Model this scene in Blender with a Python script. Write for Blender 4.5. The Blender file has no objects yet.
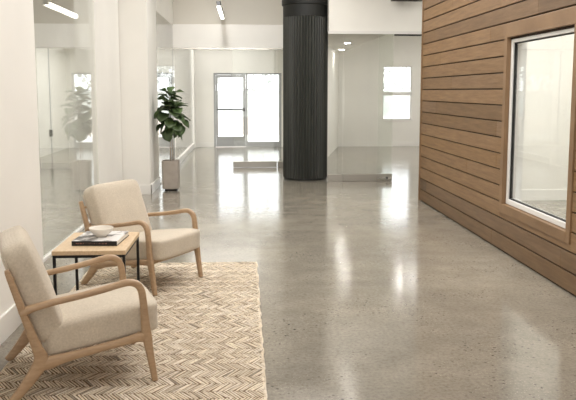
import bpy, bmesh, math, random
from mathutils import Vector, Matrix
random.seed(7)
scene = bpy.context.scene
COL = scene.collection
R = math.radians
PI = math.pi

# ------------------------------------------------------------------ materials
def new_mat(name):
    m = bpy.data.materials.new(name); m.use_nodes = True
    nt = m.node_tree; b = nt.nodes['Principled BSDF']
    return m, nt, b
def nd(nt, typ, **kw):
    n = nt.nodes.new(typ)
    for k, v in kw.items(): setattr(n, k, v)
    return n
def ramp(nt, fac, stops):
    r = nd(nt, 'ShaderNodeValToRGB')
    el = r.color_ramp.elements
    while len(el) < len(stops): el.new(0.5)
    for e, (p, c) in zip(el, stops):
        e.position = p; e.color = (*c, 1) if len(c) == 3 else c
    nt.links.new(fac, r.inputs['Fac']); return r.outputs['Color']
def noise(nt, scale, detail=4, rough=.5, vec=None, stretch=None):
    n = nd(nt, 'ShaderNodeTexNoise'); n.inputs['Scale'].default_value = scale
    n.inputs['Detail'].default_value = detail; n.inputs['Roughness'].default_value = rough
    if stretch is not None:
        tc = nd(nt, 'ShaderNodeTexCoord'); mp = nd(nt, 'ShaderNodeMapping')
        mp.inputs['Scale'].default_value = stretch
        nt.links.new(tc.outputs['Object'], mp.inputs['Vector']); nt.links.new(mp.outputs['Vector'], n.inputs['Vector'])
    elif vec is None:
        tc = nd(nt, 'ShaderNodeTexCoord'); nt.links.new(tc.outputs['Object'], n.inputs['Vector'])
    else: nt.links.new(vec, n.inputs['Vector'])
    return n.outputs['Fac']
def bump(nt, b, h, strength=.2, dist=.002):
    bp = nd(nt, 'ShaderNodeBump'); bp.inputs['Strength'].default_value = strength
    bp.inputs['Distance'].default_value = dist
    nt.links.new(h, bp.inputs['Height']); nt.links.new(bp.outputs['Normal'], b.inputs['Normal'])
def mixc(nt, fac, a, b, mode='MIX'):
    m = nd(nt, 'ShaderNodeMix', data_type='RGBA', blend_type=mode)
    for sock, v in ((m.inputs[0], fac), (m.inputs[6], a), (m.inputs[7], b)):
        if hasattr(v, 'is_linked'): nt.links.new(v, sock)
        elif isinstance(v, (int, float)): sock.default_value = v
        else: sock.default_value = (*v, 1)
    return m.outputs[2]

def paint(name, c, rough=.6, var=.03):
    m, nt, b = new_mat(name)
    f = noise(nt, 1.3, 3)
    lo = tuple(x*(1-var) for x in c); hi = tuple(min(1, x*(1+var)) for x in c)
    nt.links.new(ramp(nt, f, [(.3, lo), (.7, hi)]), b.inputs['Base Color'])
    b.inputs['Roughness'].default_value = rough
    bump(nt, b, noise(nt, 260, 2), .05, .001)
    return m
def metal(name, c, rough=.35, met=1.0):
    m, nt, b = new_mat(name)
    f = noise(nt, 40, 3)
    nt.links.new(ramp(nt, f, [(.3, tuple(x*.93 for x in c)), (.7, c)]), b.inputs['Base Color'])
    b.inputs['Roughness'].default_value = rough; b.inputs['Metallic'].default_value = met
    return m
def emit(name, c, s):
    m, nt, b = new_mat(name)
    b.inputs['Base Color'].default_value = (*c, 1)
    b.inputs['Emission Color'].default_value = (*c, 1); b.inputs['Emission Strength'].default_value = s
    return m

def glass_mat(name, tint=(.98, .99, .985), f0=.04):
    m = bpy.data.materials.new(name); m.use_nodes = True
    nt = m.node_tree; nt.nodes.clear()
    out = nd(nt, 'ShaderNodeOutputMaterial')
    tr = nd(nt, 'ShaderNodeBsdfTransparent'); tr.inputs['Color'].default_value = (*tint, 1)
    gl = nd(nt, 'ShaderNodeBsdfGlossy'); gl.inputs['Roughness'].default_value = .0
    lw = nd(nt, 'ShaderNodeLayerWeight'); lw.inputs['Blend'].default_value = .5
    p = nd(nt, 'ShaderNodeMath', operation='POWER'); p.inputs[1].default_value = 5
    nt.links.new(lw.outputs['Facing'], p.inputs[0])
    q = nd(nt, 'ShaderNodeMath', operation='MULTIPLY_ADD')
    q.inputs[1].default_value = 1-f0; q.inputs[2].default_value = f0
    nt.links.new(p.outputs[0], q.inputs[0])
    mx = nd(nt, 'ShaderNodeMixShader')
    nt.links.new(q.outputs[0], mx.inputs[0]); nt.links.new(tr.outputs[0], mx.inputs[1]); nt.links.new(gl.outputs[0], mx.inputs[2])
    nt.links.new(mx.outputs[0], out.inputs['Surface'])
    return m

M = {}
M['wall'] = paint('warm_white_paint', (.865, .852, .812))
M['wall_dim'] = paint('shaded_wall_paint', (.70, .67, .61))  # wall white darkened: shade above the beam put into the colour
M['bright'] = paint('lit_beam_paint', (.95, .935, .91))  # white raised for the beam: the light on it put into the colour
M['base'] = paint('satin_white_trim', (.87, .86, .83), .35)
M['ceil'] = paint('ceiling_paint', (.87, .86, .83), .8)
M['door_grey'] = paint('grey_aluminium', (.40, .41, .42), .4)
M['vinyl'] = paint('white_vinyl', (.78, .77, .75), .35)
M['black'] = metal('black_powder_coat', (.012, .012, .013), .4, .3)
M['rubber'] = paint('black_gasket', (.01, .01, .01), .6)
M['steel'] = metal('brushed_steel', (.48, .46, .42), .38)
M['bright_steel'] = metal('bright_steel', (.8, .8, .78), .2)
M['glass'] = glass_mat('clear_glass')
M['glass_green'] = glass_mat('clear_glass_wall', (.972, .98, .97))
M['led'] = emit('led_diffuser', (1, .95, .86), 6)
M['down'] = emit('downlight_lens', (1, .96, .9), 100)

# polished concrete
m, nt, b = new_mat('polished_concrete')
big = noise(nt, .55, 6, .6); mid = noise(nt, 3.2, 8, .68); fine = noise(nt, 42, 5, .7)
c1 = ramp(nt, mid, [(.30, (.248, .224, .186)), (.52, (.292, .266, .222)), (.74, (.345, .318, .27))])
c0 = ramp(nt, big, [(.35, (.80, .80, .80)), (.65, (1.10, 1.09, 1.06))])
cc = mixc(nt, 1.0, c1, c0, 'MULTIPLY')
fi = ramp(nt, fine, [(.30, (.72, .70, .68)), (.52, (1, 1, 1)), (.75, (1.16, 1.15, 1.12))])
cc = mixc(nt, 1., cc, fi, 'MULTIPLY')
vor = nd(nt, 'ShaderNodeTexVoronoi'); vor.inputs['Scale'].default_value = 27
tc = nd(nt, 'ShaderNodeTexCoord'); nt.links.new(tc.outputs['Object'], vor.inputs['Vector'])
speck = ramp(nt, vor.outputs['Distance'], [(.16, (1, 1, 1)), (.26, (0, 0, 0))])
patch = ramp(nt, noise(nt, 1.7, 3), [(.44, (0, 0, 0)), (.60, (1, 1, 1))])
sel = ramp(nt, vor.outputs['Color'], [(.42, (0, 0, 0)), (.56, (1, 1, 1))])
fac = mixc(nt, 1.0, mixc(nt, 1.0, speck, patch, 'MULTIPLY'), sel, 'MULTIPLY')
cc = mixc(nt, fac, cc, (.06, .05, .042))
vor2 = nd(nt, 'ShaderNodeTexVoronoi'); vor2.inputs['Scale'].default_value = 61
nt.links.new(tc.outputs['Object'], vor2.inputs['Vector'])
sp2 = ramp(nt, vor2.outputs['Distance'], [(.14, (.7, .7, .7)), (.26, (0, 0, 0))])
cc = mixc(nt, mixc(nt, 1., sp2, patch, 'MULTIPLY'), cc, (.50, .46, .39))
nt.links.new(cc, b.inputs['Base Color'])
nt.links.new(ramp(nt, mid, [(.3, (.10,)*3), (.7, (.17,)*3)]), b.inputs['Roughness'])
b.inputs['Specular IOR Level'].default_value = .62
bump(nt, b, noise(nt, 9, 3), .06, .004)
M['floor'] = m

# cedar boards: per-board tone in a colour attribute, grain along Y
m, nt, b = new_mat('cedar_boards')
at = nd(nt, 'ShaderNodeAttribute', attribute_name='tone')
g1 = noise(nt, 3.0, 7, .62, stretch=(6, .7, 9))
g2 = noise(nt, 14, 5, .65, stretch=(8, .35, 14))
gc = ramp(nt, g1, [(.25, (.158, .085, .034)), (.5, (.23, .133, .061)), (.78, (.31, .194, .10))])
gc = mixc(nt, .55, gc, ramp(nt, g2, [(.3, (.68, .62, .56)), (.6, (1, 1, 1)), (.8, (1.12, 1.1, 1.06))]), 'MULTIPLY')
gc = mixc(nt, 1.0, gc, at.outputs['Color'], 'MULTIPLY')
nt.links.new(gc, b.inputs['Base Color']); b.inputs['Roughness'].default_value = .5
bump(nt, b, g2, .25, .002)
M['cedar'] = m
m, nt, b = new_mat('cedar_trim')
g1 = noise(nt, 3, 6, .6, stretch=(5, .8, .8))
nt.links.new(ramp(nt, g1, [(.3, (.175, .10, .047)), (.7, (.255, .155, .08))]), b.inputs['Base Color'])
b.inputs['Roughness'].default_value = .5; M['cedar_trim'] = m
M['cavity'] = paint('board_gap_shadow', (.035, .02, .012), .9)

def wood(name, lo, hi, stretch=(2, 9, 9)):
    m, nt, b = new_mat(name)
    g = noise(nt, 6, 6, .62, stretch=stretch)
    g2 = noise(nt, 30, 4, .6, stretch=stretch)
    c = ramp(nt, g, [(.3, lo), (.7, hi)])
    c = mixc(nt, .35, c, ramp(nt, g2, [(.3, (.8, .78, .74)), (.7, (1.06, 1.05, 1.03))]), 'MULTIPLY')
    nt.links.new(c, b.inputs['Base Color']); b.inputs['Roughness'].default_value = .42
    bump(nt, b, g2, .08, .001)
    return m
M['ash'] = wood('pale_ash', (.38, .25, .145), (.50, .35, .222))
M['oak_top'] = wood('oak_veneer', (.60, .44, .27), (.74, .57, .385), (9, 2, 9))

def fabric(name, lo, hi):
    m, nt, b = new_mat(name)
    tc = nd(nt, 'ShaderNodeTexCoord')
    w1 = nd(nt, 'ShaderNodeTexWave', wave_type='BANDS', bands_direction='X'); w1.inputs['Scale'].default_value = 55
    w2 = nd(nt, 'ShaderNodeTexWave', wave_type='BANDS', bands_direction='Z'); w2.inputs['Scale'].default_value = 55
    for w in (w1, w2):
        w.inputs['Distortion'].default_value = 2.5; w.inputs['Detail'].default_value = 2
        nt.links.new(tc.outputs['Object'], w.inputs['Vector'])
    ad = nd(nt, 'ShaderNodeMath', operation='ADD'); nt.links.new(w1.outputs['Fac'], ad.inputs[0]); nt.links.new(w2.outputs['Fac'], ad.inputs[1])
    n = noise(nt, 90, 4, .7)
    c = ramp(nt, n, [(.3, lo), (.7, hi)])
    big = noise(nt, 5, 3)
    c = mixc(nt, 1., c, ramp(nt, big, [(.3, (.93, .93, .92)), (.7, (1.03, 1.03, 1.02))]), 'MULTIPLY')
    nt.links.new(c, b.inputs['Base Color']); b.inputs['Roughness'].default_value = .95
    b.inputs['Sheen Weight'].default_value = .25
    bump(nt, b, ad.outputs[0], .25, .0015)
    return m
M['linen'] = fabric('oatmeal_linen', (.52, .455, .365), (.66, .585, .485))

# column
m, nt, b = new_mat('dark_bronze_flutes')
f = noise(nt, 2, 4, .6, stretch=(6, 6, .4))
nt.links.new(ramp(nt, f, [(.3, (.026, .028, .025)), (.7, (.05, .052, .046))]), b.inputs['Base Color'])
b.inputs['Roughness'].default_value = .42; b.inputs['Metallic'].default_value = .25
M['column'] = m
M['column_cap'] = metal('dark_column_collar', (.012, .013, .012), .5, .2)

# rug
m, nt, b = new_mat('jute_yarn')
at = nd(nt, 'ShaderNodeAttribute', attribute_name='tone')
n = noise(nt, 60, 4, .7)
c = ramp(nt, n, [(.25, (.62, .54, .435)), (.5, (.80, .72, .61)), (.8, (.88, .815, .715))])
fl = ramp(nt, noise(nt, 85, 2, .5), [(.60, (1, 1, 1)), (.68, (.5, .42, .34))])
c = mixc(nt, .8, c, fl, 'MULTIPLY')
nt.links.new(mixc(nt, 1., c, at.outputs['Color'], 'MULTIPLY'), b.inputs['Base Color'])
b.inputs['Roughness'].default_value = .95
bump(nt, b, noise(nt, 300, 3), .5, .002)
M['jute'] = m

m, nt, b = new_mat('planter_stoneware')
f = noise(nt, 9, 6, .7)
nt.links.new(ramp(nt, f, [(.3, (.36, .315, .275)), (.7, (.43, .385, .34))]), b.inputs['Base Color'])
b.inputs['Roughness'].default_value = .7; bump(nt, b, noise(nt, 60, 4), .15, .002); M['planter'] = m
m, nt, b = new_mat('fig_leaf')
at = nd(nt, 'ShaderNodeAttribute', attribute_name='tone')
f = noise(nt, 12, 4)
c = ramp(nt, f, [(.3, (.055, .10, .04)), (.7, (.12, .19, .075))])
nt.links.new(mixc(nt, 1., c, at.outputs['Color'], 'MULTIPLY'), b.inputs['Base Color'])
b.inputs['Roughness'].default_value = .38; b.inputs['Subsurface Weight'].default_value = 0
M['leaf'] = m
M['bark'] = wood('fig_bark', (.26, .20, .14), (.42, .34, .25), (9, 9, 2))
M['soil'] = paint('potting_soil', (.03, .022, .015), .95, .3)
M['bowl'] = paint('cream_stoneware', (.78, .73, .65), .5, .05)
M['ink'] = paint('book_cover_black', (.008, .008, .008), .65, .2)
M['pages'] = paint('book_pages', (.80, .78, .73), .8)
m, nt, b = new_mat('monochrome_photo_cover')
f = noise(nt, 9, 5, .62)
nt.links.new(ramp(nt, f, [(.40, (.04, .04, .045)), (.47, (.35, .35, .36)), (.53, (.78, .77, .76)), (.9, (.86, .85, .84))]), b.inputs['Base Color'])
b.inputs['Roughness'].default_value = .3; M['cover'] = m
m, nt, b = new_mat('spine_print')
f = noise(nt, 24, 3, .6, stretch=(6, 1, 1))
nt.links.new(ramp(nt, f, [(.50, (.02, .015, .014)), (.56, (.22, .10, .08))]), b.inputs['Base Color']); M['spine'] = m
M['ext_ground'] = paint('pale_concrete_paving', (.75, .74, .72), .9, .06)
M['ext_wall'] = paint('pale_render', (.60, .53, .49), .9, .05)
M['ext_leaf'] = paint('hedge_green', (.42, .44, .42), .9, .2)
M['asphalt'] = paint('grey_road', (.55, .55, .55), .9, .08)

# ------------------------------------------------------------------ mesh helpers
def link(name, bm, mat, parent=None, smooth=False, bevel=0, seg=2, sub=0):
    me = bpy.data.meshes.new(name); bmesh.ops.recalc_face_normals(bm, faces=bm.faces[:])
    bm.to_mesh(me); bm.free()
    mats = mat if isinstance(mat, (list, tuple)) else [mat]
    for x in mats: me.materials.append(x)
    if smooth:
        for p in me.polygons: p.use_smooth = True
    o = bpy.data.objects.new(name, me); COL.objects.link(o)
    if parent: o.parent = parent
    if bevel:
        bv = o.modifiers.new('bevel', 'BEVEL'); bv.width = bevel; bv.segments = seg; bv.limit_method = 'ANGLE'
    if sub:
        s = o.modifiers.new('sub', 'SUBSURF'); s.levels = sub; s.render_levels = sub
    return o
def box(bm, x0, x1, y0, y1, z0, z1, mi=0):
    vs = [bm.verts.new((x, y, z)) for x in (x0, x1) for y in (y0, y1) for z in (z0, z1)]
    fs = [(0, 1, 3, 2), (4, 6, 7, 5), (0, 4, 5, 1), (2, 3, 7, 6), (0, 2, 6, 4), (1, 5, 7, 3)]
    out = []
    for f in fs:
        fc = bm.faces.new([vs[i] for i in f]); fc.material_index = mi; out.append(fc)
    return out
def boxes(name, lst, mat, parent=None, bevel=0, **k):
    bm = bmesh.new()
    for a in lst: box(bm, *a)
    return link(name, bm, mat, parent, bevel=bevel, **k)
def lathe(bm, prof, n=48, c=(0, 0, 0), rfun=None):
    rings = []
    for (r, z) in prof:
        rings.append([bm.verts.new((c[0]+(r if not rfun else rfun(r, 2*PI*i/n))*math.cos(2*PI*i/n),
                                    c[1]+(r if not rfun else rfun(r, 2*PI*i/n))*math.sin(2*PI*i/n), c[2]+z)) for i in range(n)])
    for a, b_ in zip(rings, rings[1:]):
        for i in range(n): bm.faces.new((a[i], a[(i+1) % n], b_[(i+1) % n], b_[i]))
    bm.faces.new(rings[0]); bm.faces.new(rings[-1][::-1])
def sweep(bm, pts, thick, y=0, n=14, p=3.2, samples=6):
    """pts: list of (u, z, halfwidth) in the XZ plane; thick: half thickness in Y; smooth spline through them."""
    P = [Vector((a[0], a[1], a[2])) for a in pts]
    path = []
    for i in range(len(P)-1):
        p0 = P[max(i-1, 0)]; p1 = P[i]; p2 = P[i+1]; p3 = P[min(i+2, len(P)-1)]
        for s in range(samples):
            t = s/samples
            path.append(.5*((2*p1)+(-p0+p2)*t+(2*p0-5*p1+4*p2-p3)*t*t+(-p0+3*p1-3*p2+p3)*t**3))
    path.append(P[-1])
    rings = []
    for i, q in enumerate(path):
        a = path[max(i-1, 0)]; c = path[min(i+1, len(path)-1)]
        t = Vector((c.x-a.x, c.y-a.y)).normalized(); nn = Vector((-t.y, t.x))
        ring = []
        for k in range(n):
            an = 2*PI*(k+.5)/n
            ca, sa = math.cos(an), math.sin(an)
            ca = math.copysign(abs(ca)**(2/p), ca); sa = math.copysign(abs(sa)**(2/p), sa)
            ring.append(bm.verts.new((q.x+nn.x*q.z*ca, y+thick*sa, max(0, q.y+nn.y*q.z*ca))))
        rings.append(ring)
    for a, c in zip(rings, rings[1:]):
        for k in range(n): bm.faces.new((a[k], a[(k+1) % n], c[(k+1) % n], c[k]))
    bm.faces.new(rings[0][::-1]); bm.faces.new(rings[-1])
def tube(bm, pts, r, n=8):
    rings = []
    pts = [Vector(p) for p in pts]
    for i, q in enumerate(pts):
        t = (pts[min(i+1, len(pts)-1)]-pts[max(i-1, 0)]).normalized()
        a = t.cross(Vector((0, 0, 1)))
        if a.length < .05: a = t.cross(Vector((0, 1, 0)))
        a.normalize(); b_ = t.cross(a)
        rr = r[i] if isinstance(r, (list, tuple)) else r
        rings.append([bm.verts.new(q+a*rr*math.cos(2*PI*k/n)+b_*rr*math.sin(2*PI*k/n)) for k in range(n)])
    for a, c in zip(rings, rings[1:]):
        for k in range(n): bm.faces.new((a[k], a[(k+1) % n], c[(k+1) % n], c[k]))
    bm.faces.new(rings[0][::-1]); bm.faces.new(rings[-1])
def empty(name, loc, rz=0):
    o = bpy.data.objects.new(name, None); COL.objects.link(o); o.location = loc; o.rotation_euler = (0, 0, rz)
    o.empty_display_size = .1; return o
def tag(o, label, cat, group=None, kind=None):
    o['label'] = label; o['category'] = cat
    if group: o['group'] = group
    if kind: o['kind'] = kind
    return o
def struct(o, label, cat):
    return tag(o, label, cat, kind='structure')

# ------------------------------------------------------------------ the setting
YB = 20.71      # back wall
XW = 2.555      # cedar wall face
ZC = 3.9        # main ceiling
struct(boxes('floor', [(-7, 7, -4.2, YB+.2, -.1, 0)], M['floor']), 'polished grey concrete floor with fine aggregate speckles', 'floor')
struct(boxes('ceiling', [(-7, 7, -4.2, 15.3, ZC, ZC+.1)], M['ceil']), 'high white ceiling over the lobby, above the frame', 'ceiling')
struct(boxes('wall_left', [(-1.95, -1.57, -4.2, 5.58, 0, ZC)], M['wall'], bevel=.004), 'plain warm white wall at the left edge beside the front armchair', 'wall')
struct(boxes('baseboard_left', [(-1.57, -1.553, -4.0, 5.58, 0, .17), (-1.95, -1.553, 5.58, 5.596, 0, .17)], M['base'], bevel=.003), 'white baseboard along the near left wall', 'baseboard')
struct(boxes('wall_front', [(-7, 7, -4.3, -4.2, 0, ZC)], M['wall']), 'wall behind the viewpoint closing the lobby', 'wall')
# wall stretch and square pillar beyond the glass on the left
struct(boxes('wall_left_middle', [(-2.15, -1.90, 9.42, 11.19, 0, ZC)], M['wall']), 'narrow white wall return between side glass and square white pillar', 'wall')
struct(boxes('wall_left_pillar', [(-2.15, -1.475, 11.215, 12.35, 0, ZC)], M['wall'], bevel=.006), 'square white pillar behind the rear armchair, beside the potted fig', 'pillar')
struct(boxes('baseboard_pillar', [(-1.885, -1.458, 11.197, 11.213, 0, .15), (-1.474, -1.458, 11.197, 12.36, 0, .15)], M['base'], bevel=.003), 'white baseboard around the foot of the square pillar', 'baseboard')
struct(boxes('baseboard_left_middle', [(-1.90, -1.885, 9.42, 11.17, 0, .15)], M['base']), 'white baseboard on the narrow wall before the pillar', 'baseboard')
# bulkhead over the left glass and cross beam
struct(boxes('ceiling_bulkhead', [(-2.15, -1.465, 12.36, 15.2, 2.93, ZC)], M['wall'], bevel=.004), 'dropped white bulkhead running back from the pillar to the cross beam', 'bulkhead')
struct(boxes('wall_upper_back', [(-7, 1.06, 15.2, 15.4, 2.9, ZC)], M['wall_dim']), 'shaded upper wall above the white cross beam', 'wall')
struct(boxes('ceiling_beam', [(-7, 1.06, 15.12, 15.42, 2.485, 2.96)], M['bright'], bevel=.006), 'white cross beam above the rear opening left of the dark column', 'beam')
struct(boxes('trim_head_left', [(-1.46, .9, 15.10, 15.16, 2.455, 2.485)], M['steel']), 'slim grey head track under the white cross beam', 'trim')
struct(boxes('wall_upper_right', [(1.46, 7, 12.655, 12.86, 2.64, ZC), (1.06, 1.22, 13.55, 15.4, 2.5, ZC)], M['wall'], bevel=.004), 'white upper wall above the right hand glass wall, beside the dark column', 'wall')
struct(boxes('trim_head_right', [(1.45, 3.1, 12.63, 12.70, 2.585, 2.64), (3.1, 6, 12.63, 12.70, 2.585, 2.64)], M['vinyl'], bevel=.003), 'pale head track above the right hand glass wall', 'trim')
struct(boxes('trim_head_slot', [(2.62, 3.1, 12.645, 12.69, 2.56, 2.585)], M['rubber']), 'thin black slot of the door track beside the cedar wall', 'trim')
# back wall with openings
bw = []
ops = [(-2.95, -1.97, .765, 2.33), (-.89, 1.04, 0, 2.11), (3.965, 4.82, .765, 2.315)]
xs = -7
for (a, c, z0, z1) in ops:
    bw.append((xs, a, YB, YB+.2, 0, ZC)); bw.append((a, c, YB, YB+.2, z1, ZC))
    if z0 > 0: bw.append((a, c, YB, YB+.2, 0, z0))
    xs = c
bw.append((xs, 7, YB, YB+.2, 0, ZC))
struct(boxes('wall_back', bw, M['wall']), 'far off-white wall with the grey glass entrance and two windows', 'wall')
struct(boxes('baseboard_back', [(-1.42, -.9, YB-.016, YB, 0, .13), (1.05, 2.62, YB-.016, YB, 0, .13), (2.72, 7, YB-.016, YB, 0, .13), (-7, -1.58, YB-.016, YB, 0, .13)], M['base']), 'white baseboard along the far wall', 'baseboard')
struct(boxes('trim_corner_post', [(-1.57, -1.42, 20.35, YB-.001, 0, 2.9)], M['base'], bevel=.006), 'white corner post between side glass and far wall, left of the entrance', 'post')
struct(boxes('baseboard_side_glass', [(-1.50, -1.44, 15.43, 20.35, 0, .14)], M['base'], bevel=.004), 'low white sill under the rear side glass, behind the potted fig', 'baseboard')
# rear ceilings
struct(boxes('ceiling_rear', [(-7, 1.22, 15.42, YB, 2.9, 3.0), (2.70, 7, 12.86, YB, 3.2, 3.3)], M['ceil']), 'white ceiling over the rear rooms', 'ceiling')
struct(boxes('ceiling_soffit_right', [(1.22, 2.70, 13.6, YB, 2.67, 3.3), (1.52, 2.70, 12.86, 13.6, 2.67, 3.3)], M['ceil'], bevel=.003), 'lowered white soffit with round downlights behind the right glass wall', 'soffit')
# angled wall behind column
bm = bmesh.new()
A, B2 = Vector((2.68, 20.70)), Vector((1.26, 13.77))
d = (B2-A).normalized(); nrm = Vector((d.y, -d.x))
if nrm.x > 0: nrm = -nrm
v = [A, B2, B2+nrm*.12, A+nrm*.12]
lo = [bm.verts.new((p.x, p.y, 0)) for p in v]; hi = [bm.verts.new((p.x, p.y, 2.67)) for p in v]
bm.faces.new(lo[::-1]); bm.faces.new(hi)
for i in range(4): bm.faces.new((lo[i], lo[(i+1) % 4], hi[(i+1) % 4], hi[i]))
struct(link('wall_angled', bm, M['wall']), 'angled white wall behind the glass, just right of the dark column', 'wall')
# outer walls
struct(boxes('wall_right_far', [(6, 6.1, -4.2, YB, 0, ZC)], M['wall']), 'outer wall on the right beyond the cedar clad room', 'wall')
struct(boxes('wall_left_far', [(-5.1, -5.0, 5.45, YB, 0, ZC)], M['wall']), 'pale wall of the room behind the left glass', 'wall')
struct(boxes('wall_left_cross', [(-7, -1.95, 5.35, 5.45, 0, ZC)], M['wall']), 'cross wall closing the room behind the left glass', 'wall')
struct(boxes('baseboard_left_far', [(-5.0, -4.985, 5.46, YB, 0, .13)], M['base']), 'white baseboard in the room behind the left glass', 'baseboard')

# ---- cedar clad wall
WY0, WY1, WZ0, WZ1 = 5.44, 7.03, .43, 2.135     # window casing outer limits on the wall
bm = bmesh.new(); lay = bm.loops.layers.color.new('tone')
pitch = .1607; off = 2.102 - 13*pitch
k = 0
rng = random.Random(11)
def board(y0, y1, z0, z1, tone, dx=0):
    g = .0065
    for f in box(bm, XW+dx, XW+.022+dx, y0+.0008, y1-.0008, z0+g, z1-g):
        for l in f.loops: l[lay] = (*tone, 1)
while True:
    z0 = off + k*pitch; z1 = z0+pitch
    if z0 > ZC: break
    z0c = max(z0, 0.0); z1c = min(z1, ZC)
    y = -4.0 + rng.random()*4
    ct = rng.choice((1.08, 1.0, 1.04, .95, .84, 1.02))
    cuts = [-4.0]
    while y < 10.35:
        cuts.append(y); y += rng.choice((3.6, 4.8, 5.4))*(.8+.4*rng.random())
    cuts.append(10.36)
    for a, c in zip(cuts, cuts[1:]):
        if c-a < .05: continue
        t = ct*rng.uniform(.95, 1.05); h = rng.uniform(-.04, .05)
        if rng.random() < .06: t *= .86
        tone = (min(1.2, t*(1+h*.3)), t, t*(1-h))
        spans = [(a, c)]
        if z1c > WZ0+.002 and z0c < WZ1-.002:
            spans = []
            if a < WY0: spans.append((a, min(c, WY0)))
            if c > WY1: spans.append((max(a, WY1), c))
            # filler strips above and below the casing
            aa, cc_ = max(a, WY0), min(c, WY1)
            if cc_-aa > .02:
                if z0c < WZ0-.01: board(aa, cc_, z0c, WZ0+.005, tone)
                if z1c > WZ1+.01: board(aa, cc_, WZ1-.005, z1c, tone)
        for (p, q) in spans:
            if q-p > .02: board(p, q, z0c, z1c, tone)
    k += 1
cw = link('wall_right', bm, M['cedar'], bevel=.0025, seg=1)
struct(cw, 'honey brown cedar wall of horizontal boards with thin dark gaps', 'wall')
XI = XW+.17
o = boxes('wall_right_core', [(XW+.022, XI, -4.2, WY0+.06, 0, ZC), (XW+.022, XI, WY1-.06, 10.36, 0, ZC),
                              (XW+.022, XI, WY0+.06, WY1-.06, 0, WZ0+.05), (XW+.022, XI, WY0+.06, WY1-.06, WZ1-.04, ZC)], [M['cavity']])
struct(o, 'dark backing seen in the gaps between cedar boards', 'wall')
struct(boxes('wall_room_inner', [(XI, XI+.02, -4.2, WY0+.06, 0, ZC), (XI, XI+.02, WY1-.06, 10.25, 0, ZC),
                              (XI, XI+.02, WY0+.06, WY1-.06, 0, WZ0+.05), (XI, XI+.02, WY0+.06, WY1-.06, WZ1-.04, ZC)], M['wall']), 'inner white lining of the room behind the cedar wall', 'wall')
struct(boxes('trim_cedar_end', [(XW-.012, XI+.03, 10.36, 10.40, 0, ZC)], M['cedar_trim'], bevel=.003), 'thin upright cedar corner board at the far end of the cedar wall', 'trim')
struct(boxes('wall_room_end', [(XI+.02, 6, 10.25, 10.36, 0, ZC)], M['wall']), 'white end wall of the room seen through the cedar wall window', 'wall')
struct(boxes('baseboard_room_end', [(XI+.02, 6, 10.234, 10.25, 0, .16)], M['base'], bevel=.003), 'white baseboard seen through the cedar wall window', 'baseboard')
# window in the cedar wall
w1 = empty('window_1', (XW, 6.24, 0)); struct(w1, 'large fixed window with white frame set in the cedar wall', 'window')
def rel(lst, e): 
    x, y, z = e.location
    return [(a-x, b_-x, c-y, d_-y, f-z, g-z) for (a, b_, c, d_, f, g) in lst]
def ring(x0, x1, y0, y1, z0, z1, w, wb=None, wt=None):
    wb = w if wb is None else wb; wt = w if wt is None else wt
    return [(x0, x1, y0, y0+w, z0, z1), (x0, x1, y1-w, y1, z0, z1), (x0, x1, y0+w, y1-w, z0, z0+wb), (x0, x1, y0+w, y1-w, z1-wt, z1)]
cs = boxes('casing', rel(ring(XW-.012, XW+.05, WY0, WY1, WZ0-.035, WZ1, .075, .09, .02), w1), M['cedar_trim'], w1, bevel=.003)
boxes('casing_head', rel([(XW-.006, XW+.03, WY0-.1, WY1+.06, WZ1, WZ1+.115)], w1), M['cedar_trim'], w1, bevel=.003)
boxes('window_frame', rel(ring(XW+.03, XW+.11, WY0+.076, WY1-.076, WZ0+.058, WZ1-.022, .05), w1), M['vinyl'], w1, bevel=.004)
boxes('jamb_liner', rel(ring(XW+.11, XI+.022, WY0+.055, WY1-.055, WZ0+.045, WZ1-.035, .012), w1), M['vinyl'], w1)
boxes('gasket', rel(ring(XW+.045, XW+.075, WY0+.127, WY1-.127, WZ0+.109, WZ1-.073, .009), w1), M['rubber'], w1)
boxes('pane', rel([(XW+.055, XW+.063, WY0+.133, WY1-.133, WZ0+.115, WZ1-.079)], w1), M['glass'], w1)

# ---- exterior windows
def win(name, x0, x1, z0, z1, label, blinds=False):
    e = empty(name, ((x0+x1)/2, YB, z0)); struct(e, label, 'window')
    def r(l): return rel(l, e)
    def fr(x0, x1, z0, z1, w, y0, y1):
        return [(x0, x0+w, y0, y1, z0, z1), (x1-w, x1, y0, y1, z0, z1), (x0+w, x1-w, y0, y1, z0, z0+w), (x0+w, x1-w, y0, y1, z1-w, z1)]
    zm = (z0+z1)/2-.02
    boxes('window_frame', r(fr(x0, x1, z0, z1, .035, YB+.04, YB+.12)+[(x0+.035, x1-.035, YB+.04, YB+.12, zm-.05, zm+.05)]), M['vinyl'], e, bevel=.003)
    for a, c in ((z0+.035, zm-.05), (zm+.05, z1-.035)):
        boxes('pane', r([(x0+.035, x1-.035, YB+.075, YB+.081, a, c)]), M['glass'], e)
    boxes('window_sill', r([(x0-.03, x1+.03, YB-.03, YB+.04, z0-.03, z0)]), M['base'], e, bevel=.003)
win('window_2', 3.965, 4.82, .765, 2.315, 'bright two-light window in the far right wall beside the cedar wall')
win('window_3', -2.95, -1.97, .765, 2.33, 'bright window behind the side glass, just above the potted fig')

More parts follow.
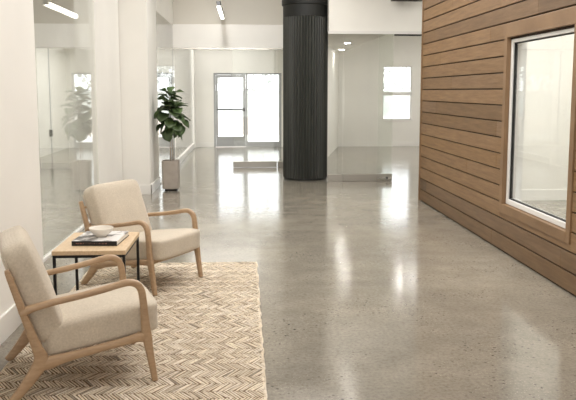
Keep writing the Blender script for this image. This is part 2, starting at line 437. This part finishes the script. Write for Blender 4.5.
# ---- entrance
dr = empty('door_1', (0.03, YB, 0)); struct(dr, 'grey aluminium framed glass entrance door with sidelight in the far wall', 'door')
def rd(l): return rel(l, dr)
y0, y1 = YB+.02, YB+.10
boxes('door_frame', rd([(-.89, -.84, y0, y1, 0, 2.11), (.02, .07, y0, y1, 0, 2.11), (.97, 1.04, y0, y1, 0, 2.11), (-.84, .97, y0, y1, 2.06, 2.11),
                        (.07, .97, y0, y1, 0, .15)]), M['door_grey'], dr, bevel=.003)
lf = boxes('door_leaf', rd([(-.835, -.775, y0+.01, y1-.02, .01, 2.055), (-.055, .015, y0+.01, y1-.02, .01, 2.055), (-.775, -.055, y0+.01, y1-.02, .01, .30), (-.775, -.055, y0+.01, y1-.02, 1.975, 2.055)]), M['door_grey'], dr, bevel=.003)
boxes('pane', rd([(-.775, -.055, YB+.055, YB+.061, .30, 1.975)]), M['glass'], lf)
boxes('push_bar', rd([(-.80, -.06, YB-.035, YB-.005, 1.055, 1.09), (-.07, .0, YB-.06, YB+.03, 1.02, 1.13)]), M['black'], lf, bevel=.004)
boxes('sidelight_pane', rd([(.07, .97, YB+.055, YB+.061, .15, 2.06)]), M['glass'], dr)

# ---- frameless glass walls
def gpart(name, label, cat, loc): return tag(empty(name, loc), label, cat)
GX = -1.915
g1 = gpart('glass_partition', 'tall frameless glass wall on the left, reflecting the potted fig', 'glass wall', (GX, 7.2, 0))
boxes('glass_panel', rel([(GX-.006, GX+.006, 5.60, 6.29, .03, ZC)], g1), M['glass_green'], g1)
boxes('glass_panel', rel([(GX-.006, GX+.006, 6.297, 9.41, .03, ZC)], g1), M['glass_green'], g1)
boxes('floor_channel', rel([(GX-.02, GX+.02, 5.60, 9.41, 0, .03)], g1), M['vinyl'], g1, bevel=.002)
g2 = gpart('glass_partition', 'frameless glass wall behind the potted fig, under the bulkhead', 'glass wall', (-1.475, 13.7, 0))
boxes('glass_panel', rel([(-1.481, -1.469, 12.365, 15.10, .02, 2.93)], g2), M['glass_green'], g2)
boxes('floor_channel', rel([(-1.49, -1.46, 12.365, 15.10, 0, .02)], g2), M['vinyl'], g2)
boxes('edge_joint', rel([(-1.484, -1.466, 15.10, 15.118, 0, 2.45)], g2), M['door_grey'], g2)
g3 = gpart('glass_partition', 'side glass wall on a white sill left of the grey entrance', 'glass wall', (-1.475, 17.8, .14))
for a in (15.45, 17.9):
    boxes('glass_panel', rel([(-1.481, -1.469, a, a+2.43, .14, 2.9)], g3), M['glass_green'], g3)
g4 = gpart('glass_door', 'open edge frameless glass door with steel bottom rail, left of dark column', 'glass door', (.2, 15.13, 0))
YL = 15.125
boxes('glass_panel', rel([(-.26, .66, YL-.006, YL+.006, .127, 2.455)], g4), M['glass_green'], g4)
boxes('bottom_rail', rel([(-.26, .66, YL-.03, YL+.03, .005, .127)], g4), M['steel'], g4, bevel=.003)
g5 = gpart('glass_partition', 'narrow fixed glass pane tucked behind the left side of dark column', 'glass wall', (.9, YL, 0))
boxes('glass_panel', rel([(.675, 1.06, YL-.006, YL+.006, .127, 2.455)], g5), M['glass_green'], g5)
boxes('bottom_rail', rel([(.675, 1.06, YL-.03, YL+.03, 0, .127)], g5), M['steel'], g5, bevel=.003)
YR = 12.68
g6 = gpart('glass_door', 'frameless glass door with steel bottom rail and lock, right of dark column', 'glass door', (2.2, YR, 0))
boxes('glass_panel', rel([(1.73, 2.615, YR-.006, YR+.006, .128, 2.585)], g6), M['glass_green'], g6)
boxes('bottom_rail', rel([(1.73, 2.615, YR-.03, YR+.03, .005, .128)], g6), M['steel'], g6, bevel=.003)
lk = boxes('lock_plate', rel([(2.34, 2.59, YR-.036, YR-.03, .035, .075)], g6), M['bright_steel'], g6, bevel=.002)
bm = bmesh.new()
bmesh.ops.create_cone(bm, cap_ends=True, segments=20, radius1=.018, radius2=.018, depth=.02, matrix=Matrix.Translation((2.52-2.2, -.045, .058)) @ Matrix.Rotation(PI/2, 4, 'X'))
link('lock_cylinder', bm, M['black'], lk)
g7 = gpart('glass_partition', 'narrow fixed glass pane against the right side of dark column', 'glass wall', (1.6, YR, 0))
boxes('glass_panel', rel([(1.46, 1.72, YR-.006, YR+.006, .128, 2.585)], g7), M['glass_green'], g7)
boxes('bottom_rail', rel([(1.46, 1.72, YR-.03, YR+.03, 0, .128)], g7), M['steel'], g7, bevel=.003)
g8 = gpart('glass_partition', 'parked sliding glass pane overlapping the right hand glass door edge', 'glass wall', (2.45, YR+.07, 0))
boxes('glass_panel', rel([(2.36, 2.61, YR+.055, YR+.067, .02, 2.585)], g8), M['glass_green'], g8)
boxes('floor_channel', rel([(2.36, 2.61, YR+.045, YR+.077, 0, .02)], g8), M['steel'], g8)

# ---- interior door far behind left glass
d2 = empty('door_2', (-4.97, 18.3, 0)); struct(d2, 'white flush door with black handle behind the left glass', 'door')
boxes('door_leaf', rel([(-5.0, -4.965, 17.7, 18.75, .0, 2.9)], d2), M['wall'], d2, bevel=.002)
boxes('door_gap', rel([(-5.0, -4.96, 18.75, 18.83, .0, 2.9)], d2), M['door_grey'], d2)
boxes('door_handle', rel([(-4.965, -4.9, 18.6, 18.7, .45, .62)], d2), M['black'], d2, bevel=.004)

# ------------------------------------------------------------------ fluted column
cx, cy, cr = 1.093, 13.10, .405
col = tag(empty('fluted_column', (cx, cy, 0)), 'round charcoal column with fine vertical flutes in mid lobby', 'column')
NF = 46
def flute(r, a):
    t = (a*NF/(2*PI)) % 1
    return r - .020*(1-abs(math.sin(PI*t)))**.8
bm = bmesh.new(); lathe(bm, [(cr, .04), (cr, 2.90)], NF*8, rfun=flute)
link('shaft', bm, M['column'], col)
bm = bmesh.new(); lathe(bm, [(cr-.012, 0), (cr-.012, .04)], 96); link('base_ring', bm, M['column_cap'], col, smooth=False)
bm = bmesh.new(); lathe(bm, [(cr, 2.90), (cr, 3.105), (cr+.022, 3.115), (cr+.022, ZC)], 96); link('collar', bm, M['column_cap'], col)

# ------------------------------------------------------------------ lights as things
def pendant(x, y, z, L, label, grp):
    e = tag(empty('linear_pendant_light', (x, y, z)), label, 'pendant light', grp)
    boxes('housing', [(-.035, .035, -L/2, L/2, .014, .09)], M['black'], e, bevel=.003)
    boxes('diffuser', [(-.031, .031, -L/2+.05, L/2-.03, 0, .014), (-.036, -.035, -L/2+.11, L/2-.02, .014, .072)], M['led'], e)
    for yy in (-L*.42, L*.42):
        bm = bmesh.new(); tube(bm, [(0, yy, .09), (0, yy, ZC-z)], .0025, 6)
        link('cable', bm, M['steel'], e)
    return e
pendant(-.445, 13.85, 3.05, 2.25, 'black linear pendant lamp with pale side, hanging left of dark column', None)
pendant(1.72, 11.55, 3.35, 1.8, 'black linear pendant lamp hanging above the centre of the lobby', None)
def downlight(x, y, z, label):
    e = tag(empty('recessed_downlight', (x, y, z)), label, 'downlight', 'round downlights in the rear soffit and ceiling')
    bm = bmesh.new(); lathe(bm, [(.075, 0), (.095, -.004), (.095, .002), (.07, .002)], 32); link('trim_ring', bm, M['vinyl'], e)
    bm = bmesh.new(); lathe(bm, [(.066, -.0045), (.066, .001)], 32); link('lens', bm, M['down'], e)
    return e
downlight(2.3, 16.3, 2.67, 'nearer round downlight in the soffit right of the dark column')
downlight(2.52, 18.9, 2.67, 'farther round downlight in the soffit right of the dark column')
downlight(3.85, 17.6, 3.2, 'round downlight in the higher ceiling of the far right room')
# black bar fixture on the right upper wall
e = tag(empty('track_light_bar', (2.75, 12.45, 3.13)), 'black bar fixture at the top edge, left of the cedar wall', 'ceiling light')
boxes('housing', [(-.24, .3, -.06, .06, .0, .10)], M['black'], e, bevel=.006)
boxes('mounting_arm', [(.0, .06, .06, .204, .03, .07)], M['black'], e)

# ------------------------------------------------------------------ jute rug with chevron strands
bm = bmesh.new(); lay = bm.loops.layers.color.new('tone')
rx0, rx1, ry0, ry1 = -1.40, .095, 2.25, 6.63
for f in box(bm, rx0+.01, rx1-.008, ry0, ry1-.008, .001, .008):
    for l in f.loops: l[lay] = (.50, .43, .35, 1)
rr = random.Random(3)
rowh = .098; sp = .0185
nrow = 60; ytop = ry1
for r_ in range(nrow):
    rowh = rr.uniform(.072, .112); yc = ytop-rowh/2; ytop -= rowh
    if ytop < ry0: break
    sgn = 1 if r_ % 2 else -1
    x = rx0 - .05 + rr.random()*sp
    edge_j = rr.uniform(-.004, .004)
    while x < rx1 + .05:
        L = rowh*1.18; ang = sgn*R(55)+rr.uniform(-.06, .06)
        dx, dy = math.cos(ang), math.sin(ang)
        hw = sp*.425*abs(math.sin(ang))*rr.uniform(.85, 1.1)*1.05
        h0 = .0085*rr.uniform(.8, 1.15)
        t = rr.uniform(.86, 1.08)
        if rr.random() < .05: t *= .74
        tone = (min(1.1, t), t*.985, t*.955, 1)
        cxx = x; cyy = yc+rr.uniform(-.004, .004)
        hl = L/2*rr.uniform(.90, 1.02)/ (abs(dy)*1.18) * 1.10
        px_, py_ = -dy, dx
        secs = []
        for s, (ww, hh) in zip((-1, -.72, 0, .72, 1), ((.75, .72), (1, .95), (1, 1), (1, .95), (.75, .72))):
            sx = cxx+dx*hl*s; sy = cyy+dy*hl*s
            sx = min(max(sx, rx0-.004+edge_j), rx1+.004+edge_j)
            ring_ = []
            for (a, z) in ((-1, .003), (-.75, .7), (0, 1), (.75, .7), (1, .003)):
                ring_.append(bm.verts.new((min(max(sx+px_*hw*ww*a, rx0-.012), rx1+.012+edge_j), sy+py_*hw*ww*a, .003+h0*hh*(z if z > .01 else 0))))
            secs.append(ring_)
        fs = []
        for a, c in zip(secs, secs[1:]):
            for q in range(4): fs.append(bm.faces.new((a[q], a[q+1], c[q+1], c[q])))
        fs.append(bm.faces.new(secs[0])); fs.append(bm.faces.new(secs[-1][::-1]))
        for f in fs:
            f.smooth = True
            for l in f.loops: l[lay] = tone
        x += sp*rr.uniform(.93, 1.07)
rug = link('woven_rug', bm, M['jute'])
tag(rug, 'chunky cream jute rug with chevron weave under the armchairs and table', 'rug')
RZ = .0135

# ------------------------------------------------------------------ armchairs
def cushion(name, pts_fn, parent, mat, nx=10, ny=12, nz=5):
    """rounded pillow from a unit cube grid mapped with pts_fn(u,v,w) u,v,w in [-1,1]"""
    bm = bmesh.new()
    bmesh.ops.create_cube(bm, size=2)
    bmesh.ops.subdivide_edges(bm, edges=bm.edges[:], cuts=9, use_grid_fill=True)
    for v in bm.verts: v.co = pts_fn(v.co.copy())
    return link(name, bm, mat, parent, smooth=True, sub=1)
def roundbox(c, sx, sy, sz, r):
    # clamp-based rounded box in metric space
    p = Vector((c.x*sx, c.y*sy, c.z*sz))
    q = Vector((max(-sx+r, min(sx-r, p.x)), max(-sy+r, min(sy-r, p.y)), max(-sz+r, min(sz-r, p.z))))
    d_ = p-q
    if d_.length > 1e-6: p = q+d_.normalized()*r
    return p
def make_chair(name, label, loc, rz):
    e = tag(empty(name, loc, rz), label, 'armchair')
    X0 = -.385   # local x = u + X0, so the root sits mid-chair
    def S(pts): return [(u+X0, z, w) for (u, z, w) in pts]
    W = .318; T = .019
    for s in (-1, 1):
        y = s*W
        bm = bmesh.new()   # back post with rear leg
        sweep(bm, S([(.020, .690, .010), (.030, .660, .015), (.070, .53, .0185), (.112, .39, .021), (.150, .27, .027), (.168, .205, .037),
                     (.135, .140, .034), (.075, .062, .026), (.018, .0, .021)]), T, y)
        link('rear_leg', bm, M['ash'], e, smooth=True)
        bm = bmesh.new()   # seat rail blends into the leg
        sweep(bm, S([(.13, .165, .02), (.20, .180, .034), (.28, .196, .0255), (.42, .217, .021), (.57, .239, .021), (.66, .254, .024), (.715, .258, .028)]), T-.001, y)
        link('side_rail', bm, M['ash'], e, smooth=True)
        bm = bmesh.new()   # armrest with its rounded front corner
        sweep(bm, S([(.075, .455, .014), (.102, .470, .022), (.15, .485, .0185), (.25, .503, .017), (.376, .521, .017), (.50, .543, .0175), (.58, .560, .018), (.632, .5655, .0185),
                     (.672, .549, .0195), (.694, .512, .020), (.702, .46, .020), (.706, .41, .0205)]), T+.003, y, p=2.8)
        link('armrest', bm, M['ash'], e, smooth=True)
        bm = bmesh.new()
        sweep(bm, S([(.7055, .412, .0205), (.709, .36, .022), (.714, .29, .026), (.720, .25, .027), (.728, .19, .0225), (.742, .10, .0195), (.757, .0, .016)]), T, y)
        link('front_leg', bm, M['ash'], e, smooth=True)
    boxes('front_rail', [(.672+X0, .702+X0, -W, W, .225, .28)], M['ash'], e, bevel=.005)
    boxes('rear_rail', [(.172+X0, .202+X0, -W, W, .18, .225)], M['ash'], e, bevel=.005)
    bm = bmesh.new(); 
    for (u, z) in ((.046, .64), (.088, .50), (.132, .345)):
        tube(bm, [(u+X0, -W, z), (u+X0+.0, 0, z), (u+X0, W, z)], .011, 8)
    link('back_slats', bm, M['ash'], e, smooth=True)
    bm = bmesh.new()
    for u in (.3, .42, .54, .64): box(bm, u-.02+X0, u+.02+X0, -W+.01, W-.01, .175+(u-.3)*.14, .189+(u-.3)*.14)
    link('seat_slats', bm, M['ash'], e)
    # seat cushion
    def seat(c):
        p = roundbox(c, .305, .2975, .088, .034)
        u = (p.x+.305)/.61
        puff = .014*(1-(p.x/.305)**2)*(1-(p.y/.292)**2)
        z = p.z + (puff if p.z > 0 else -puff*.2)
        x = p.x + (.012*(1-(p.y/.292)**2) if p.x > .2 else 0)
        if x > .22:                                   # the front bulges outside the legs a little
            z -= (x-.22)*.12
        yy = p.y
        return Vector((x+.490+X0, yy, z+.277+.080*u))
    sc_ = cushion('seat_cushion', seat, e, M['linen'])
    a = math.atan2(.54-.12, -.135)   # lean
    lean = Vector((-.35, 0, 1)).normalized(); nrm_ = Vector((lean.z, 0, -lean.x))
    def back(c):
        p = roundbox(c, .080, .296, .280, .052)
        puff = .016*(1-(p.z/.280)**2)*(1-(p.y/.296)**2)
        x = p.x + (puff if p.x > 0 else -puff*.5)
        z = p.z + .006*math.cos(p.y*5)
        base = Vector((.150+X0, 0, .542))
        q = base + lean*z + nrm_*x
        return Vector((q.x, p.y, q.z))
    bc = cushion('back_cushion', back, e, M['linen'])
    for s in (1, -1):       # welt along the back cushion edges
        bm = bmesh.new()
        for xx in (.064,):
            pts = []
            for k in range(13):
                z = -.19+.42*k/12
                q = Vector((.150+X0, 0, .542))+lean*z+nrm_*(-xx+.0)
                pts.append((q.x, s*.284, q.z))
            tube(bm, pts, .0035, 6)
        link('piping', bm, M['linen'], bc, smooth=True)
    return e
# root = mid chair; rear-left foot etc. follow
def place(foot, ang, u, side):
    """world root so that the chair point (u, side*W) lies at foot"""
    X0 = -.385; c, s = math.cos(ang), math.sin(ang)
    lx, ly = u+X0, side*.318
    return (foot[0]-(lx*c-ly*s), foot[1]-(lx*s+ly*c), RZ)
a1 = R(19.5); p1 = (-.965, 4.035, RZ)
make_chair('armchair', 'wood framed armchair with oatmeal linen cushions nearest the viewer, at lower left', p1, a1)
a2 = R(-30.5); p2 = (-.872, 6.0, RZ)
make_chair('armchair', 'wood framed armchair with cream linen cushions behind the side table', p2, a2)

# ------------------------------------------------------------------ side table, book, bowl
t = tag(empty('side_table', (-1.06, 5.155, RZ), R(0)), 'square side table with pale oak top and thin black metal frame', 'side table')
tw, tl = .246, .325
TZ = .53-RZ
bm = bmesh.new(); box(bm, -tw, tw, -tl, tl, TZ-.030, TZ); link('tabletop', bm, M['oak_top'], t, bevel=.003)
fb = .0095
bm = bmesh.new()
ix, iy = tw-.004, tl-.004
for z0, z1 in ((TZ-.030-.019, TZ-.030),):
    box(bm, -ix, ix, -iy, -iy+.019, z0, z1); box(bm, -ix, ix, iy-.019, iy, z0, z1)
    box(bm, -ix, -ix+.019, -iy+.019, iy-.019, z0, z1); box(bm, ix-.019, ix, -iy+.019, iy-.019, z0, z1)
link('top_frame', bm, M['black'], t, bevel=.001)
for sx in (-1, 1):
    for sy in (-1, 1):
        x = sx*(ix-fb); y = sy*(iy-fb)
        boxes('leg', [(x-fb, x+fb, y-fb, y+fb, 0, TZ-.049)], M['black'], t, bevel=.001)
bk = tag(empty('coffee_table_book', (-1.04, 5.17, .5305), R(-4)), 'thick black-spined photo book lying on the oak side table', 'book')
bx, by = .158, .185
boxes('page_block', [(-bx+.004, bx-.004, -by+.003, by-.005, .0035, .030)], M['pages'], bk)
boxes('cover', [(-bx, bx, -by, by, 0, .0035), (-bx, bx, -by-.002, -by+.002, 0, .033)], M['ink'], bk, bevel=.0008)
boxes('front_cover', [(-bx, bx, -by+.002, by, .030, .0335)], M['cover'], bk, bevel=.0008)
boxes('spine_band', [(-bx+.03, bx-.07, -by-.0028, -by-.002, .013, .021)], M['spine'], bk)
bw_ = tag(empty('ceramic_bowl', (-1.035, 5.15, .5645)), 'small cream stoneware bowl standing on the photo book', 'bowl')
bm = bmesh.new()
prof = [(.034, 0), (.036, .008), (.050, .015), (.070, .031), (.082, .049), (.086, .064), (.0835, .066), (.078, .050), (.065, .033), (.045, .019), (.01, .014)]
lathe(bm, prof, 48); link('bowl_body', bm, M['bowl'], bw_, smooth=True)

# ------------------------------------------------------------------ potted fig
pt = tag(empty('potted_fig_tree', (-1.205, 11.66, 0)), 'fiddle leaf fig in a tall square taupe planter beside the pillar', 'potted plant')
bm = bmesh.new()
def sq(r, a):
    ca, sa = abs(math.cos(a)), abs(math.sin(a))
    return r/((ca**7+sa**7)**(1/7))
lathe(bm, [(.128, .035), (.132, .05), (.136, .475), (.136, .49), (.124, .49), (.122, .45)], 64, rfun=sq)
pot = link('planter', bm, M['planter'], pt, bevel=.003)
bm = bmesh.new(); lathe(bm, [(.098, 0), (.098, .035)], 48, rfun=sq); link('planter_base', bm, M['rubber'], pt)
bm = bmesh.new(); lathe(bm, [(.114, .451), (.114, .457)], 48, rfun=sq); link('soil', bm, M['soil'], pt)
bm = bmesh.new()
tr = [(.0, .0, .455), (-.004, .0, .65), (.004, .005, .85), (-.002, 0, 1.05), (.01, 0, 1.25), (.0, 0, 1.45), (.005, 0, 1.55)]
tube(bm, tr, [.0075, .007, .006, .006, .006, .005, .004])
tube(bm, [(.035, .03, .455), (.03, .03, .7), (.02, .02, .95), (.05, .03, 1.15), (.09, .02, 1.32)], [.005, .005, .004, .004, .003])
link('trunk', bm, M['bark'], pt, smooth=True)
bm = bmesh.new(); lay = bm.loops.layers.color.new('tone')
lr = random.Random(21)
def leaf(origin, az, el, L, roll, tone):
    """obovate fig leaf, cupped and drooping, oriented by azimuth/elevation"""
    n = 8; rows = []
    wd = L*.40
    M3 = Matrix.Rotation(az, 3, 'Z') @ Matrix.Rotation(-el, 3, 'Y') @ Matrix.Rotation(roll, 3, 'X')
    for i in range(n+1):
        s = i/n
        w = wd*(math.sin(PI*min(1, s**1.25*.97+.02)))**.65*(.72+.42*s)
        if i == 0: w = .003
        if i == n: w = wd*.10
        x = L*(.12+.88*s); zc = -.30*L*s*s
        row = []
        for j in (-1, -.5, 0, .5, 1):
            wav = .012*math.sin(s*9+j*2)*abs(j)
            row.append(bm.verts.new(Vector(origin)+M3 @ Vector((x, w*j, zc+abs(j)*w*.28+wav))))
        rows.append(row)
    # petiole
    for a, c in zip(rows, rows[1:]):
        for j in range(4):
            f = bm.faces.new((a[j], a[j+1], c[j+1], c[j])); f.smooth = True
            for l in f.loops: l[lay] = (*tone, 1)
    p0 = Vector(origin); p1_ = rows[0][2].co
    side = Vector((0, 0, .004))
    q = [bm.verts.new(p0-side), bm.verts.new(p0+side), bm.verts.new(p1_+side), bm.verts.new(p1_-side)]
    f = bm.faces.new(q)
    for l in f.loops: l[lay] = (*tone, 1)
N = 48
for i in range(N):
    s = i/(N-1)
    z = 1.04+.50*s
    az = i*2.39996+lr.uniform(-.3, .3)
    el = R(-42+80*s**1.1+lr.uniform(-24, 24))
    L = (.295-.075*s)*lr.uniform(.82, 1.1)
    if i % 3 == 1: org = (.06+.03*s, .02, min(z, 1.33))
    else: org = (0, 0, z)
    t_ = lr.uniform(.7, 1.45)
    leaf(org, az, el, L, lr.uniform(-.5, .5), (t_*1.02, t_, t_*.95))
leaf((0, 0, 1.55), 1.3, R(60), .17, 0, (1.2, 1.3, 1)); leaf((0, 0, 1.55), 3.6, R(35), .2, .2, (1.2, 1.25, 1))
for v in bm.verts:
    if v.co.x < -.19: v.co.x = -.19-.065*math.tanh((-.19-v.co.x)/.065)
fo = link('foliage', bm, M['leaf'], pt)
sd = fo.modifiers.new('thick', 'SOLIDIFY'); sd.thickness = .0015

# ------------------------------------------------------------------ outdoors
struct(boxes('floor_outdoor', [(-30, 30, YB+.2, 60, -.12, -.02)], M['ext_ground']), 'bright pale paving outside the entrance', 'ground')
tag(boxes('garden_wall', [(-20, 20, 27, 27.25, -.02, .62)], M['ext_wall']), 'low pinkish wall seen through the glass entrance', 'wall')
rh = random.Random(5)
bm = bmesh.new()
for i in range(900):
    x = rh.uniform(-14, 14); z = rh.uniform(1.5, 3.6); y = 34+rh.uniform(-.5, .5)
    s = rh.uniform(.12, .3)
    m3 = Matrix.Translation((x, y, z)) @ Matrix.Rotation(rh.uniform(0, 6), 4, (rh.random(), rh.random(), rh.random()+.01))
    vs = [bm.verts.new(m3 @ Vector(c)) for c in ((-s, 0, 0), (0, -s*.6, 0), (s, 0, 0), (0, s*.6, 0))]
    bm.faces.new(vs)
box(bm, -14, 14, 33.7, 34.3, -.02, 1.6)
h_ = link('hedge', bm, M['ext_leaf']); tag(h_, 'pale washed-out foliage line seen through the entrance glass', 'hedge')

# ------------------------------------------------------------------ light
w = bpy.data.worlds.new('World'); scene.world = w; w.use_nodes = True
bg = w.node_tree.nodes['Background']; bg.inputs[0].default_value = (.97, .98, 1, 1); bg.inputs[1].default_value = 3.2
def area(name, loc, rot, sx, sy, power, col=(1, .975, .94), spread=180):
    L = bpy.data.lights.new(name, 'AREA'); L.shape = 'RECTANGLE'; L.size = sx; L.size_y = sy; L.energy = power; L.color = col
    L.spread = R(spread)
    o = bpy.data.objects.new(name, L); COL.objects.link(o); o.location = loc; o.rotation_euler = rot; return o
sun = bpy.data.lights.new('sun', 'SUN'); sun.energy = 3.2; sun.angle = R(2); sun.color = (1, .97, .92)
so = bpy.data.objects.new('sun', sun); COL.objects.link(so); so.rotation_euler = (R(35), 0, R(15))
area('lobby_light', (.9, 6.3, 3.85), (0, 0, 0), 2.6, 8, 225)
area('front_fill_light', (.5, -4.0, 2.0), (R(90), 0, 0), 4.0, 3.2, 85, (1, .98, .96))  # added fill behind the camera; the front wall has no window
sp_ = bpy.data.lights.new('beam_fill_spot', 'SPOT'); sp_.energy = 300; sp_.spot_size = R(46); sp_.spot_blend = 1; sp_.color = (1, .975, .94); sp_.shadow_soft_size = .08  # added spot to brighten the cross beam, not a modelled fixture
so_ = bpy.data.objects.new('beam_fill_spot', sp_); COL.objects.link(so_); so_.location = (-.5, 10.2, 3.7)
so_.rotation_euler = (Vector((-.2, 15.1, 2.55))-Vector(so_.location)).to_track_quat('-Z', 'Y').to_euler()
area('lobby_rear_light', (.4, 10.6, 3.85), (0, 0, 0), 2.6, 1.6, 50)
area('rear_room_light', (-.75, 18.2, 2.88), (0, 0, 0), 2.2, 4.6, 42)
area('right_room_light', (5.0, 16.5, 3.18), (0, 0, 0), 2.0, 5, 75)
area('left_room_light', (-3.5, 9.5, 3.85), (0, 0, 0), 2.0, 6, 110)
area('left_rear_light', (-3.3, 18.0, 2.88), (0, 0, 0), 2.0, 4, 110)
area('clad_room_light', (4.3, 6.5, 3.85), (0, 0, 0), 2.0, 6, 150)
area('right_passage_light', (4.2, 11.5, 3.85), (0, 0, 0), 2.0, 1.5, 12)

# ------------------------------------------------------------------ camera
cam = bpy.data.cameras.new('camera'); co = bpy.data.objects.new('camera', cam); COL.objects.link(co)
cam.sensor_width = 36; cam.lens = 720/16.0
co.location = (0, 0, 1.6)
co.rotation_euler = (R(90-6.6544), 0, R(-3.3948))
cam.shift_y = -25/576
cam.clip_end = 300
scene.camera = co
scene.view_settings.view_transform = 'Standard'
scene.view_settings.look = 'None'
scene.view_settings.exposure = 0.16
scene.cycles.use_denoising = True
scene.cycles.max_bounces = 16; scene.cycles.diffuse_bounces = 6; scene.cycles.glossy_bounces = 6
scene.cycles.transparent_max_bounces = 24
scene.cycles.sample_clamp_indirect = 6
